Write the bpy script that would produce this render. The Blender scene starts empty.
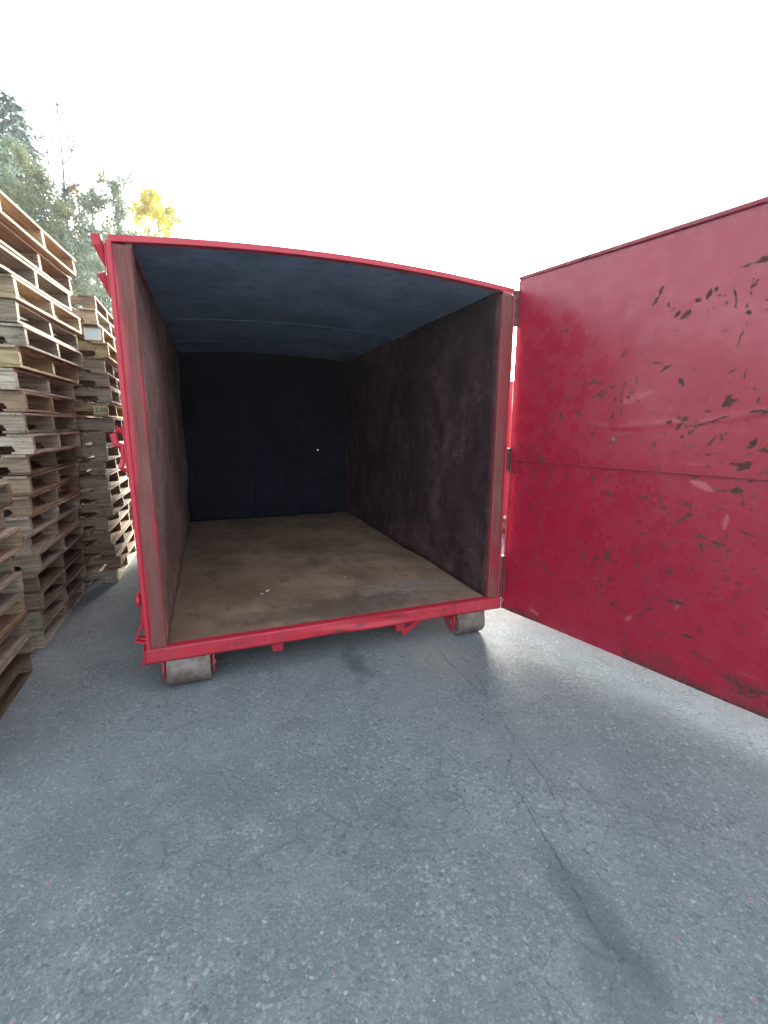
import bpy, math, random
import numpy as np
from mathutils import Vector, Matrix, Euler

R = math.radians
sc = bpy.context.scene
COL = sc.collection

# ---------------------------------------------------------------- camera
cam_d = bpy.data.cameras.new("camera")
cam = bpy.data.objects.new("camera", cam_d)
COL.objects.link(cam)
cam_d.sensor_fit = 'VERTICAL'
cam_d.sensor_height = 36.0
cam_d.lens = 453.3 / 1024 * 36.0
cam_d.clip_start = 0.05
cam_d.clip_end = 2000
def cam_matrix(loc, yaw, pitch, roll):
    cy, sy, cp, sp, cr, sr = math.cos(yaw), math.sin(yaw), math.cos(pitch), math.sin(pitch), math.cos(roll), math.sin(roll)
    f = Vector((sy*cp, cy*cp, -sp)); r0 = Vector((cy, -sy, 0)); d0 = f.cross(r0)
    r = cr*r0 + sr*d0; d = -sr*r0 + cr*d0
    m = Matrix((r, -d, -f)).transposed().to_4x4()
    m.translation = loc
    return m
cam.matrix_world = cam_matrix(Vector((0.407, -2.81, 1.575)), 0.366, 0.187, -0.005)
sc.camera = cam

# ---------------------------------------------------------------- light
SUN_EL, SUN_AZ = R(15), R(27)
w = bpy.data.worlds.new("World"); sc.world = w; w.use_nodes = True
wn = w.node_tree; wn.nodes.clear()
wo = wn.nodes.new('ShaderNodeOutputWorld'); bg = wn.nodes.new('ShaderNodeBackground')
sky = wn.nodes.new('ShaderNodeTexSky'); sky.sky_type = 'NISHITA'; sky.sun_disc = False
sky.sun_elevation = SUN_EL; sky.sun_rotation = SUN_AZ
sky.dust_density = 4.0; sky.air_density = 1.0; sky.ozone_density = 1.5
hs = wn.nodes.new('ShaderNodeHueSaturation'); hs.inputs['Saturation'].default_value = 0.38
wn.links.new(sky.outputs[0], hs.inputs['Color']); wn.links.new(hs.outputs[0], bg.inputs[0])
bg.inputs[1].default_value = 0.15
wn.links.new(bg.outputs[0], wo.inputs[0])
sd = bpy.data.lights.new("sun", 'SUN'); sun = bpy.data.objects.new("sun", sd); COL.objects.link(sun)
sd.energy = 2.6; sd.angle = R(15.0); sd.color = (1.0, 0.93, 0.82)
sdir = Vector((math.sin(SUN_AZ)*math.cos(SUN_EL), math.cos(SUN_AZ)*math.cos(SUN_EL), math.sin(SUN_EL)))
sun.rotation_euler = sdir.to_track_quat('Z', 'Y').to_euler()
vs = sc.view_settings
sc.display_settings.display_device = 'sRGB'
vs.view_transform = 'Standard'; vs.look = 'None'; vs.exposure = 2.75; vs.gamma = 1; vs.use_curve_mapping = False
sc.cycles.max_bounces = 8; sc.cycles.diffuse_bounces = 5

HAZE = 0.0016
F = 0.27          # container floor above the ground

# ---------------------------------------------------------------- node helper
class NT:
    def __init__(s, name):
        s.m = bpy.data.materials.new(name); s.m.use_nodes = True
        s.t = s.m.node_tree; s.t.nodes.clear()
        s.out = s.t.nodes.new('ShaderNodeOutputMaterial')
        s.b = s.t.nodes.new('ShaderNodeBsdfPrincipled')
        s.t.links.new(s.b.outputs[0], s.out.inputs[0])
    def put(s, inp, v):
        if isinstance(v, bpy.types.NodeSocket): s.t.links.new(v, inp)
        elif v is not None:
            if inp.type == 'RGBA' and len(v) == 3: v = (*v, 1)
            inp.default_value = v
    def n(s, kind, props=None, **ins):
        nd = s.t.nodes.new('ShaderNode' + kind)
        for k, v in (props or {}).items(): setattr(nd, k, v)
        for k, v in ins.items():
            k2 = int(k[1:]) if k[0] == 'i' and k[1:].isdigit() else k.replace('_', ' ')
            s.put(nd.inputs[k2], v)
        return nd
    def math(s, op, a, b=None, c=None, clamp=False):
        nd = s.t.nodes.new('ShaderNodeMath'); nd.operation = op; nd.use_clamp = clamp
        for i, v in enumerate((a, b, c)):
            if v is not None: s.put(nd.inputs[i], v)
        return nd.outputs[0]
    def vm(s, op, a, b=None, scale=None):
        nd = s.t.nodes.new('ShaderNodeVectorMath'); nd.operation = op
        s.put(nd.inputs[0], a)
        if b is not None: s.put(nd.inputs[1], b)
        if scale is not None: s.put(nd.inputs['Scale'], scale)
        return nd.outputs['Value'] if op in ('DOT_PRODUCT', 'LENGTH', 'DISTANCE') else nd.outputs[0]
    def coord(s, scale=(1, 1, 1), off=(0, 0, 0), which='Object'):
        if not hasattr(s, 'tc'): s.tc = s.t.nodes.new('ShaderNodeTexCoord')
        return s.n('Mapping', Vector=s.tc.outputs[which], Scale=scale, Location=off).outputs[0]
    def noise(s, vec, scale, detail=6, rough=0.6, dist=0.0):
        return s.n('TexNoise', Vector=vec, Scale=scale, Detail=detail, Roughness=rough, Distortion=dist).outputs['Fac']
    def ss(s, v, lo, hi, a=0.0, b=1.0):
        return s.n('MapRange', {'interpolation_type': 'SMOOTHSTEP'}, i0=v, i1=lo, i2=hi, i3=a, i4=b).outputs[0]
    def mix(s, f, a, b, mode='MIX'):
        nd = s.t.nodes.new('ShaderNodeMix'); nd.data_type = 'RGBA'; nd.blend_type = mode
        s.put(nd.inputs[0], f); s.put(nd.inputs[6], a); s.put(nd.inputs[7], b)
        return nd.outputs[2]
    def attr(s, name): return s.n('Attribute', {'attribute_name': name}).outputs['Fac']
    def bump(s, h, strength=0.4, dist=0.01, normal=None):
        nd = s.n('Bump', Height=h, Strength=strength, Distance=dist)
        if normal: s.put(nd.inputs['Normal'], normal)
        return nd.outputs[0]
    def fin(s, color, rough=0.6, metal=0.0, normal=None, spec=None):
        s.put(s.b.inputs['Base Color'], color); s.put(s.b.inputs['Roughness'], rough); s.put(s.b.inputs['Metallic'], metal)
        if normal: s.put(s.b.inputs['Normal'], normal)
        if spec is not None: s.put(s.b.inputs['Specular IOR Level'], spec)
        return s.m

# ---------------------------------------------------------------- materials
def mat_asphalt():
    n = NT('asphalt')
    P = n.coord()
    warp = n.n('TexNoise', Vector=P, Scale=7.0, Detail=3.0).outputs['Color']
    warpf = n.n('TexNoise', Vector=P, Scale=48.0, Detail=3.0, Roughness=.7).outputs['Color']
    Pw = n.vm('ADD', P, n.vm('SCALE', n.vm('SUBTRACT', warp, (.5, .5, .5)), scale=0.035))
    Pw = n.vm('ADD', Pw, n.vm('SCALE', n.vm('SUBTRACT', warpf, (.5, .5, .5)), scale=0.022))
    big = n.noise(P, 0.9, 5, .55)
    mid = n.noise(P, 4.5, 6, .6)
    fine = n.noise(P, 70, 4, .7)
    vo = n.n('TexVoronoi', Vector=Pw, Scale=66.0, Randomness=1.0)
    vo2 = n.n('TexVoronoi', Vector=Pw, Scale=210.0, Randomness=1.0)
    rnd = n.n('SeparateColor', Color=vo.outputs['Color']).outputs
    rnd2 = n.n('SeparateColor', Color=vo2.outputs['Color']).outputs
    base = n.mix(n.ss(big, .3, .7), (.132, .160, .168), (.195, .224, .226))
    base = n.mix(n.math('MULTIPLY', n.ss(mid, .45, .72), .5), base, (.24, .275, .275))
    # stones in the surface
    stone = n.mix(rnd[0], (.085, .105, .115), (.30, .34, .34))
    worn = n.ss(n.noise(P, 2.3, 4, .6), .38, .62, .4, .85)
    inst = n.ss(vo.outputs['Distance'], .62, .5)
    base = n.mix(n.math('MULTIPLY', worn, n.math('MULTIPLY', inst, n.ss(rnd[1], .5, .62))), base, stone)
    base = n.mix(n.math('MULTIPLY', n.ss(rnd2[0], .6, .95), .4), base, n.mix(rnd2[1], (.05, .06, .07), (.42, .46, .46)))
    # single pale chips and a few pinkish ones
    chip = n.math('MULTIPLY', n.ss(rnd[2], .978, .985), n.ss(vo.outputs['Distance'], .42, .3))
    base = n.mix(chip, base, n.mix(n.ss(rnd[0], .9, .93), (.33, .35, .35), (.34, .14, .15)))
    base = n.mix(n.ss(fine, .5, .75, 0, .22), base, (.05, .056, .064))
    # stains
    def blot(cx, cy, rx, ry, amt, col, base):
        q = n.vm('SUBTRACT', P, (cx, cy, 0)); q = n.vm('MULTIPLY', q, (1/rx, 1/ry, 0))
        d = n.math('ADD', n.vm('LENGTH', q), n.math('MULTIPLY', n.math('SUBTRACT', mid, .5), 1.6))
        return n.mix(n.ss(d, 1.1, .35, 0, amt), base, col)
    for a in ((1.24, -.12, .10, .30, .7, (.07, .085, .095)), (1.50, -1.9, .09, .26, .62, (.08, .1, .11)), (1.44, -2.1, .16, .2, .5, (.08, .1, .11)),
              (.72, -.62, .09, .07, .3, (.09, .1, .105)), (1.83, -.25, .25, .35, .35, (.27, .265, .22)),
              (.15, -1.0, .6, .35, .25, (.1, .12, .135)), (.8, -1.35, .6, .25, .22, (.1, .125, .135))):
        base = blot(*a, base)
    # cracks
    warp2 = n.n('TexNoise', Vector=P, Scale=16.0, Detail=7.0, Roughness=.8).outputs['Color']
    Pc = n.vm('ADD', P, n.vm('SCALE', n.vm('SUBTRACT', warp2, (.5, .5, .5)), scale=0.07))
    def seg(a, b):
        ba = (b[0]-a[0], b[1]-a[1], 0); L2 = ba[0]**2 + ba[1]**2
        pa = n.vm('SUBTRACT', n.vm('MULTIPLY', Pc, (1, 1, 0)), (a[0], a[1], 0))
        h = n.math('DIVIDE', n.vm('DOT_PRODUCT', pa, ba), L2, clamp=True)
        return n.vm('LENGTH', n.vm('SUBTRACT', pa, n.vm('SCALE', ba, scale=h)))
    lines = [[(1.97, -.02), (1.96, -.4), (1.86, -.78), (1.78, -1.12), (1.74, -1.4), (1.66, -1.62)],
             [(1.86, -.12), (1.84, -.45), (1.86, -.78)], [(1.78, -1.12), (1.6, -1.3), (1.52, -1.75), (1.42, -2.15)],
             [(2.1, -.1), (2.15, -.5), (2.2, -.9)]]
    dm = None
    for L in lines:
        for a, b in zip(L, L[1:]):
            d = seg(a, b); dm = d if dm is None else n.math('MINIMUM', dm, d)
    gate = n.ss(n.noise(P, 8, 5, .7), .40, .58)
    crack = n.math('MULTIPLY', n.ss(dm, .0055, .0006), gate)
    ve = n.n('TexVoronoi', {'feature': 'DISTANCE_TO_EDGE'}, Vector=Pc, Scale=6.5)
    web = n.math('MULTIPLY', n.ss(ve.outputs['Distance'], .022, .002), n.ss(n.noise(P, 1.9, 3, .5, .3), .46, .6))
    crack = n.math('MAXIMUM', crack, n.math('MULTIPLY', web, .42))
    base = n.mix(n.math('MULTIPLY', crack, .5), base, (.035, .04, .045))
    h = n.math('ADD', n.math('MULTIPLY', n.ss(vo.outputs['Distance'], .8, .1), .6), n.math('MULTIPLY', fine, .3))
    h = n.math('ADD', h, n.math('MULTIPLY', n.noise(P, 18, 5, .65), 1.6))
    h = n.math('SUBTRACT', h, n.math('MULTIPLY', crack, 2.0))
    return n.fin(base, n.ss(fine, .3, .7, .8, .95), 0, n.bump(h, .5, .005), .2)

def mat_red(name, col=(.40, .012, .022), dark=(.04, .018, .018), wear=.55, streak=(3, 3, .6), rough=.42, soft=(.42, .56), dark2=(.075, .05, .045), chips=True, dirt=.3, useattr=False, spec=.5, bmp=.5, edge=1.1, esc=45, fade=(.5, .1, .1)):
    n = NT(name); P = n.coord(); S = n.coord(streak)
    c = n.mix(n.ss(n.noise(P, 2.2, 3, .5), .2, .8, 0, .3), col, (col[0]*.72, col[1]*.9, col[2]*1.1))
    c = n.mix(n.ss(n.noise(S, 5, 6, .65), .52, .78, 0, .15 if useattr else .3), c, fade)
    c = n.mix(n.ss(n.noise(S, 3, 8, .7), .45, .75, 0, dirt), c, (.12, .045, .035))
    m = None
    if chips:
        a = n.noise(P, 14, 7, .68, .4); b = n.noise(P, 1.6, 3, .6)
        m = n.ss(n.math('ADD', a, n.math('MULTIPLY', b, .25)), wear+.245, wear+.275)
        sc_ = n.noise(n.coord((26, 26, 2.2)), 2.2, 4, .6)
        m = n.math('MAXIMUM', m, n.ss(n.math('ADD', sc_, n.math('MULTIPLY', b, .3)), wear+.30, wear+.33, 0, .7))
    if useattr:
        at = n.attr('wear')
        e = n.math('ADD', at, n.math('MULTIPLY', n.math('SUBTRACT', n.noise(n.coord((12, 12, 1.5)) if streak[0] == 9 else P, 2.5 if streak[0] == 9 else esc, 7, .72, .3), .5), edge))
        ma = n.ss(e, *soft)
        m = ma if m is None else n.math('MAXIMUM', m, ma)
        sl = n.attr('scuff')
        c = n.mix(n.math('MULTIPLY', n.ss(n.math('ADD', sl, n.math('MULTIPLY', n.math('SUBTRACT', n.noise(P, 60, 5, .7), .5), .8)), .25, .8), .6), c, (.5, .16, .17))
    dk = n.mix(n.ss(n.noise(n.coord((30, 30, 1.6)) if streak[0] == 9 else P, 2.2 if streak[0] == 9 else 38, 6, .7), .32, .68), dark, dark2)
    if useattr: c = n.mix(n.math('MULTIPLY', n.ss(at, .06, .35), n.ss(e, soft[0]-.35, soft[0], 0, .6)), c, (.13, .02, .022))
    c2 = n.mix(m, c, dk) if m is not None else c
    r = n.math('ADD', n.ss(n.noise(P, 9, 5, .6), .2, .8, rough-.08, rough+.16), n.math('MULTIPLY', m, .25) if m is not None else 0.0)
    h = n.math('ADD', n.math('MULTIPLY', n.noise(P, 6, 4, .5), 1.4), n.math('MULTIPLY', n.noise(P, 55, 4, .6), .12))
    if m is not None: h = n.math('SUBTRACT', h, n.math('MULTIPLY', m, .18))
    return n.fin(c2, r, 0, n.bump(h, bmp, .006), n.math('MULTIPLY', n.math('SUBTRACT', 1.0, n.math('MULTIPLY', m, .85)), spec) if m is not None else spec)

def mat_inner(name, c1, c2, c3, streak=(1.7, 1.7, 1.1), rough=.7, scale=1.0, spec=.4, dash=.5):
    n = NT(name); P = n.coord(); S = n.coord(streak)
    c = n.mix(n.ss(n.noise(S, 3*scale, 8, .68, .3), .32, .68), c1, c2)
    c = n.mix(n.ss(n.noise(P, 11*scale, 7, .7), .52, .68, 0, .8), c, c3)
    sc_ = n.noise(n.coord((3, 3, 30)), 1.6, 4, .6); sc2 = n.noise(n.coord((3, .5, 40)), 2.6, 4, .6)
    c = n.mix(n.ss(n.math('MAXIMUM', sc_, sc2), .66, .72, 0, dash), c, n.mix(.5, c2, (.4, .36, .33)))
    blotch = n.ss(n.math('ADD', n.noise(P, 1.5, 6, .65, .5), n.math('MULTIPLY', n.noise(P, 24, 5, .7), .25)), .58, .72, 0, .55)
    c = n.mix(blotch, c, c3)
    h = n.math('ADD', n.noise(P, 5, 5, .6), n.math('MULTIPLY', n.noise(P, 40, 5, .7), .35))
    return n.fin(c, n.ss(n.noise(P, 8, 4, .6), .3, .7, rough-.1, rough+.12), 0, n.bump(h, .5, .01), spec)

def mat_floor():
    n = NT('muddy_steel_floor'); P = n.coord(); S = n.coord((3, 1.1, 1))
    c = n.mix(n.ss(n.noise(P, 1.8, 7, .62, .3), .32, .68), (.20, .125, .082), (.35, .24, .16))
    c = n.mix(n.ss(n.noise(S, 3, 7, .65), .5, .7, 0, .55), c, (.10, .07, .05))
    # worn pale grey smears near the sill on the right
    q = n.vm('MULTIPLY', n.vm('SUBTRACT', P, (1.85, .40, 0)), (1/.6, 1/.32, 0))
    d = n.math('ADD', n.vm('LENGTH', q), n.math('MULTIPLY', n.math('SUBTRACT', n.noise(P, 5, 7, .7), .5), 2.2))
    c = n.mix(n.ss(d, 1.0, .3, 0, .5), c, n.mix(n.ss(n.noise(P, 22, 6, .75), .42, .6), (.16, .125, .10), (.33, .31, .28)))
    q = n.vm('MULTIPLY', n.vm('SUBTRACT', P, (1.25, .22, 0)), (1/1.0, 1/.24, 0))
    d = n.math('ADD', n.vm('LENGTH', q), n.math('MULTIPLY', n.math('SUBTRACT', n.noise(P, 7, 7, .7), .5), 2.0))
    c = n.mix(n.ss(d, 1.1, .3, 0, .6), c, (.07, .055, .045))
    c = n.mix(n.ss(n.noise(P, 26, 6, .7), .62, .7, 0, .5), c, (.3, .28, .24))
    c = n.mix(n.ss(n.noise(n.coord((3, 9, 1)), 3, 6, .75), .64, .74, 0, .2), c, (.05, .04, .035))
    scr = n.math('MULTIPLY', n.ss(n.noise(n.coord((46, 1.3, 1)), 1.5, 5, .7), .60, .66), n.ss(n.noise(P, 2.6, 4, .6), .45, .6))
    c = n.mix(n.math('MULTIPLY', scr, .4), c, (.36, .30, .25))
    for a, b, wd, am in (((.78, .95), (.79, .35), .010, .5), ((.2, 1.32), (2.3, 1.32), .006, .5), ((.2, 2.6), (2.3, 2.6), .006, .5), ((1.6, 2.3), (1.75, .6), .012, .25)):
        ba = (b[0]-a[0], b[1]-a[1], 0)
        pa = n.vm('SUBTRACT', n.vm('MULTIPLY', P, (1, 1, 0)), (a[0], a[1], 0))
        hh = n.math('DIVIDE', n.vm('DOT_PRODUCT', pa, ba), ba[0]**2+ba[1]**2, clamp=True)
        d = n.vm('LENGTH', n.vm('SUBTRACT', pa, n.vm('SCALE', ba, scale=hh)))
        c = n.mix(n.math('MULTIPLY', n.ss(d, wd, wd*.3, 0, am), n.ss(n.noise(P, 9, 4, .6), .4, .6)), c, (.30, .24, .19) if wd > .007 else (.06, .045, .035))
    h = n.math('ADD', n.noise(P, 4, 6, .6), n.math('MULTIPLY', n.noise(P, 50, 5, .7), .4))
    return n.fin(c, .68, 0, n.bump(h, .5, .008), .4)

def mat_wood(name, grain):
    n = NT(name)
    oi = n.n('ObjectInfo'); geo = n.n('NewGeometry')
    tc = n.n('TexCoord').outputs['Object']
    off = n.vm('SCALE', n.n('CombineXYZ', X=oi.outputs['Random'], Y=geo.outputs['Random Per Island'], Z=oi.outputs['Random']).outputs[0], scale=37.0)
    P = n.vm('ADD', tc, off)
    G = n.vm('MULTIPLY', P, grain)
    g = n.noise(G, 3, 7, .65, .6)
    rp = geo.outputs['Random Per Island']
    c = n.mix(n.math('MULTIPLY', n.ss(rp, 0, 1), .75), oi.outputs['Color'], n.mix(n.ss(rp, .3, .7), (.12, .095, .07), (.48, .40, .29)))
    c = n.mix(n.ss(g, .38, .62, 0, .7), c, n.vm('MULTIPLY', c, (.42, .38, .34)))
    c = n.mix(n.ss(n.noise(P, 3.5, 5, .65), .5, .75, 0, .6), c, (.12, .11, .098))
    c = n.mix(n.ss(n.noise(n.vm('MULTIPLY', P, (1, 1, 1)), 14, 4, .7), .62, .70, 0, .75), c, (.04, .032, .026))
    return n.fin(c, .82, 0, n.bump(g, .9, .006), .25)

def mat_simple(name, c1, c2, scale=8, rough=.7, metal=0, bump=.3, spec=None):
    n = NT(name); P = n.coord()
    f = n.noise(P, scale, 6, .65)
    return n.fin(n.mix(n.ss(f, .3, .7), c1, c2), rough, metal, n.bump(f, bump, .005), spec)

def mat_leaf(name, c1, c2, trans=.35):
    n = NT(name)
    geo = n.n('NewGeometry')
    P = n.coord()
    c = n.mix(geo.outputs['Random Per Island'], c1, c2)
    c = n.mix(n.ss(n.noise(P, 1.1, 3, .6), .4, .65, 0, .5), c, n.vm('MULTIPLY', c, (.55, .65, .7)))
    d = n.n('BsdfDiffuse', Color=c); t = n.n('BsdfTranslucent', Color=c)
    m = n.n('MixShader', Fac=trans, i1=d.outputs[0], i2=t.outputs[0])
    n.t.links.new(m.outputs[0], n.out.inputs[0])
    return n.m

M = {}
M['asphalt'] = mat_asphalt()
M['door'] = mat_red('scratched_red_paint', col=(.31, .006, .030), wear=.60, useattr=True, dirt=.14, rough=.24, fade=(.36, .03, .06), spec=.75, dark2=(.12, .045, .038), dark=(.05, .025, .025), soft=(.46, .60), bmp=.18, edge=2.0, esc=62)
M['door_edge'] = mat_red('grimy_red_edge', col=(.24, .010, .03), wear=.50, dirt=.5, rough=.35)
M['red'] = mat_red('red_paint', col=(.50, .022, .045), wear=.62, dirt=.35)
M['post'] = mat_red('worn_red_paint', col=(.48, .025, .045), soft=(.22, .8), edge=.7, dark=(.15, .06, .05), dark2=(.21, .095, .085), wear=.58, useattr=True, dirt=.5, streak=(9, 9, .5), fade=(.45, .17, .14))
M['outer'] = mat_red('outer_red_paint', col=(.48, .022, .042), wear=.6, dirt=.3)
M['inner_l'] = mat_inner('lit_rusty_inner_wall', (.40, .255, .225), (.27, .145, .125), (.11, .06, .05))  # rust brown, lightened in colour for the light on this side
M['inner_r'] = mat_inner('shaded_stained_inner_wall', (.050, .026, .028), (.095, .055, .053), (.015, .010, .012), rough=.85, spec=.15)  # stains, plus the shade of this side put into the colour
M['ceil'] = mat_inner('flare_blue_ceiling', (.20, .31, .48), (.16, .26, .41), (.11, .17, .26), streak=(1.5, .8, 1), rough=.7, scale=.7, spec=.2, dash=0)  # blue veil of lens flare put into the ceiling colour
M['back'] = mat_inner('shade_darkened_back_wall', (.010, .013, .024), (.018, .018, .028), (.012, .009, .012), scale=1.2, rough=.9, spec=.1, dash=.2)  # darkness deep inside the container put into the wall colour
M['floor'] = mat_floor()
M['steel'] = mat_simple('worn_roller_steel', (.21, .185, .165), (.10, .068, .052), 14, .6, .2, .6)
M['dark'] = mat_simple('dark_grease_steel', (.05, .03, .03), (.11, .04, .04), 20, .6, .2)
M['board'] = mat_wood('pallet_board_wood', (22, 1.3, 22))
M['stringer'] = mat_wood('pallet_stringer_wood', (1.3, 22, 22))
M['bark'] = mat_simple('grey_bark', (.11, .10, .09), (.19, .175, .155), 6, .85)

# ---------------------------------------------------------------- mesh helpers
class MB:
    def __init__(s): s.v = []; s.f = []
    def add(s, vs, fs):
        o = len(s.v); s.v += [tuple(p) for p in vs]; s.f += [tuple(o+i for i in f) for f in fs]; return s
    def box(s, x0, x1, y0, y1, z0, z1, bev=0.0, rot=None, piv=None):
        x0, x1 = min(x0, x1), max(x0, x1); y0, y1 = min(y0, y1), max(y0, y1); z0, z1 = min(z0, z1), max(z0, z1)
        b = min(bev, (x1-x0)*.45, (y1-y0)*.45, (z1-z0)*.45)
        if b <= 0:
            vs = [(x, y, z) for x in (x0, x1) for y in (y0, y1) for z in (z0, z1)]
            fs = [(0, 1, 3, 2), (4, 6, 7, 5), (0, 4, 5, 1), (2, 3, 7, 6), (0, 2, 6, 4), (1, 5, 7, 3)]
        else:
            vs = []; idx = {}
            X, Y, Z = (x0, x1), (y0, y1), (z0, z1)
            for i in (0, 1):
                for j in (0, 1):
                    for k in (0, 1):
                        sx, sy, sz = 1-2*i, 1-2*j, 1-2*k
                        for a, off in (('x', (0, b, b)), ('y', (b, 0, b)), ('z', (b, b, 0))):
                            idx[i, j, k, a] = len(vs)
                            vs.append((X[i]+sx*off[0], Y[j]+sy*off[1], Z[k]+sz*off[2]))
            fs = []
            for i in (0, 1): fs.append(tuple(idx[i, j, k, 'x'] for j, k in ((0, 0), (1, 0), (1, 1), (0, 1))))
            for j in (0, 1): fs.append(tuple(idx[i, j, k, 'y'] for i, k in ((0, 0), (1, 0), (1, 1), (0, 1))))
            for k in (0, 1): fs.append(tuple(idx[i, j, k, 'z'] for i, j in ((0, 0), (1, 0), (1, 1), (0, 1))))
            for i in (0, 1):
                for j in (0, 1): fs.append((idx[i, j, 0, 'x'], idx[i, j, 1, 'x'], idx[i, j, 1, 'y'], idx[i, j, 0, 'y']))
                for k in (0, 1): fs.append((idx[i, 0, k, 'x'], idx[i, 1, k, 'x'], idx[i, 1, k, 'z'], idx[i, 0, k, 'z']))
            for j in (0, 1):
                for k in (0, 1): fs.append((idx[0, j, k, 'y'], idx[1, j, k, 'y'], idx[1, j, k, 'z'], idx[0, j, k, 'z']))
            for i in (0, 1):
                for j in (0, 1):
                    for k in (0, 1): fs.append((idx[i, j, k, 'x'], idx[i, j, k, 'y'], idx[i, j, k, 'z']))
        if rot is not None:
            p = Vector(piv or ((x0+x1)/2, (y0+y1)/2, (z0+z1)/2)); m = Euler(rot).to_matrix()
            vs = [tuple(m @ (Vector(q)-p) + p) for q in vs]
        return s.add(vs, fs)
    def prism(s, poly, axis, a, b):
        """poly: 2D points; extruded along axis (0,1,2) from a to b"""
        n = len(poly)
        def P(u, v, w):
            return ((w, u, v), (u, w, v), (u, v, w))[axis]
        vs = [P(u, v, a) for u, v in poly] + [P(u, v, b) for u, v in poly]
        fs = [tuple(range(n)), tuple(range(2*n-1, n-1, -1))] + [(i, (i+1) % n, n+(i+1) % n, n+i) for i in range(n)]
        return s.add(vs, fs)
    def tube(s, pts, rad, seg=8, cap=True):
        pts = [Vector(p) for p in pts]; n = len(pts)
        rad = rad if isinstance(rad, (list, tuple)) else [rad]*n
        vs = []; fs = []
        for i, p in enumerate(pts):
            t = (pts[min(i+1, n-1)]-pts[max(i-1, 0)]).normalized()
            up = Vector((0, 0, 1)) if abs(t.z) < .9 else Vector((1, 0, 0))
            a = t.cross(up).normalized(); b = t.cross(a)
            for k in range(seg):
                th = 2*math.pi*k/seg
                vs.append(p + (a*math.cos(th)+b*math.sin(th))*rad[i])
        for i in range(n-1):
            for k in range(seg):
                k2 = (k+1) % seg
                fs.append((i*seg+k, i*seg+k2, (i+1)*seg+k2, (i+1)*seg+k))
        if cap: fs += [tuple(range(seg)), tuple(range((n-1)*seg, n*seg))]
        return s.add(vs, fs)
    def build(s, name, mat, parent=None, loc=None, smooth=False, attrs=None, fix=True):
        me = bpy.data.meshes.new(name); me.from_pydata(s.v, [], s.f); me.validate()
        if fix:
            import bmesh
            bm = bmesh.new(); bm.from_mesh(me); bmesh.ops.recalc_face_normals(bm, faces=bm.faces); bm.to_mesh(me); bm.free()
        if smooth: me.shade_smooth()
        for k, v in (attrs or {}).items():
            at = me.attributes.new(k, 'FLOAT', 'POINT'); at.data.foreach_set('value', v)
        me.materials.append(mat)
        o = bpy.data.objects.new(name, me); COL.objects.link(o)
        if parent: o.parent = parent
        if loc is not None: o.location = loc
        return o

def tag(o, label=None, cat=None, group=None, kind=None):
    if label: o['label'] = label
    if cat: o['category'] = cat
    if group: o['group'] = group
    if kind: o['kind'] = kind
    return o
def empty(name, loc, rz=0):
    o = bpy.data.objects.new(name, None); COL.objects.link(o)
    o.location = loc; o.rotation_euler = (0, 0, rz); o.empty_display_size = .2
    return o

def grid_panel(O, U, V, N, lu, lv, du, thick, disp=None, fields=None, name='panel', mat=None, parent=None, loc=None, backf=True):
    """sheet: front grid spanned by U,V (unit) with displacement along N, flat closed back at -N*thick"""
    nu = max(2, int(lu/du)+1); nv = max(2, int(lv/du)+1)
    u = np.linspace(0, lu, nu); v = np.linspace(0, lv, nv)
    UU, VV = np.meshgrid(u, v, indexing='ij')
    D = disp(UU, VV) if disp else np.zeros_like(UU)
    O, U, V, N = map(np.array, (O, U, V, N))
    P = O + UU[..., None]*U + VV[..., None]*V + D[..., None]*N
    vs = P.reshape(-1, 3).tolist()
    fs = [(i*nv+j, (i+1)*nv+j, (i+1)*nv+j+1, i*nv+j+1) for i in range(nu-1) for j in range(nv-1)]
    border = [i*nv for i in range(nu)] + [(nu-1)*nv+j for j in range(1, nv)] + [i*nv+nv-1 for i in range(nu-2, -1, -1)] + [j for j in range(nv-2, 0, -1)]
    base = len(vs)
    for b in border:
        i, j = divmod(b, nv); vs.append((O+u[i]*U+v[j]*V-thick*N).tolist())
    nb = len(border)
    for k in range(nb):
        fs.append((border[k], border[(k+1) % nb], base+(k+1) % nb, base+k))
    fs.append(tuple(range(base, base+nb)))
    mb = MB(); mb.v = vs; mb.f = fs
    at = {}
    for k, fn in (fields or {}).items():
        a = fn(UU, VV).reshape(-1); at[k] = np.concatenate([a, np.zeros(nb)]).astype(np.float32)
    o = mb.build(name, mat, parent, loc, attrs=at)
    sm = np.zeros(len(o.data.polygons), dtype=bool); sm[:(nu-1)*(nv-1)] = True
    o.data.polygons.foreach_set('use_smooth', sm)
    return o

def vnoise(U, V, scale, seed, octv=4):
    """value noise, numpy"""
    r = np.random.RandomState(seed); out = np.zeros_like(U); amp = 1.0; tot = 0
    for o in range(octv):
        G = r.rand(64, 64); x = U*scale*(2**o)+7.3; y = V*scale*(2**o)+3.1
        xi = np.floor(x).astype(int); yi = np.floor(y).astype(int); fx = x-xi; fy = y-yi
        fx = fx*fx*(3-2*fx); fy = fy*fy*(3-2*fy)
        g = lambda a, b: G[a % 64, b % 64]
        out += amp*((g(xi, yi)*(1-fx)+g(xi+1, yi)*fx)*(1-fy)+(g(xi, yi+1)*(1-fx)+g(xi+1, yi+1)*fx)*fy)
        tot += amp; amp *= .5
    return out/tot

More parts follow.
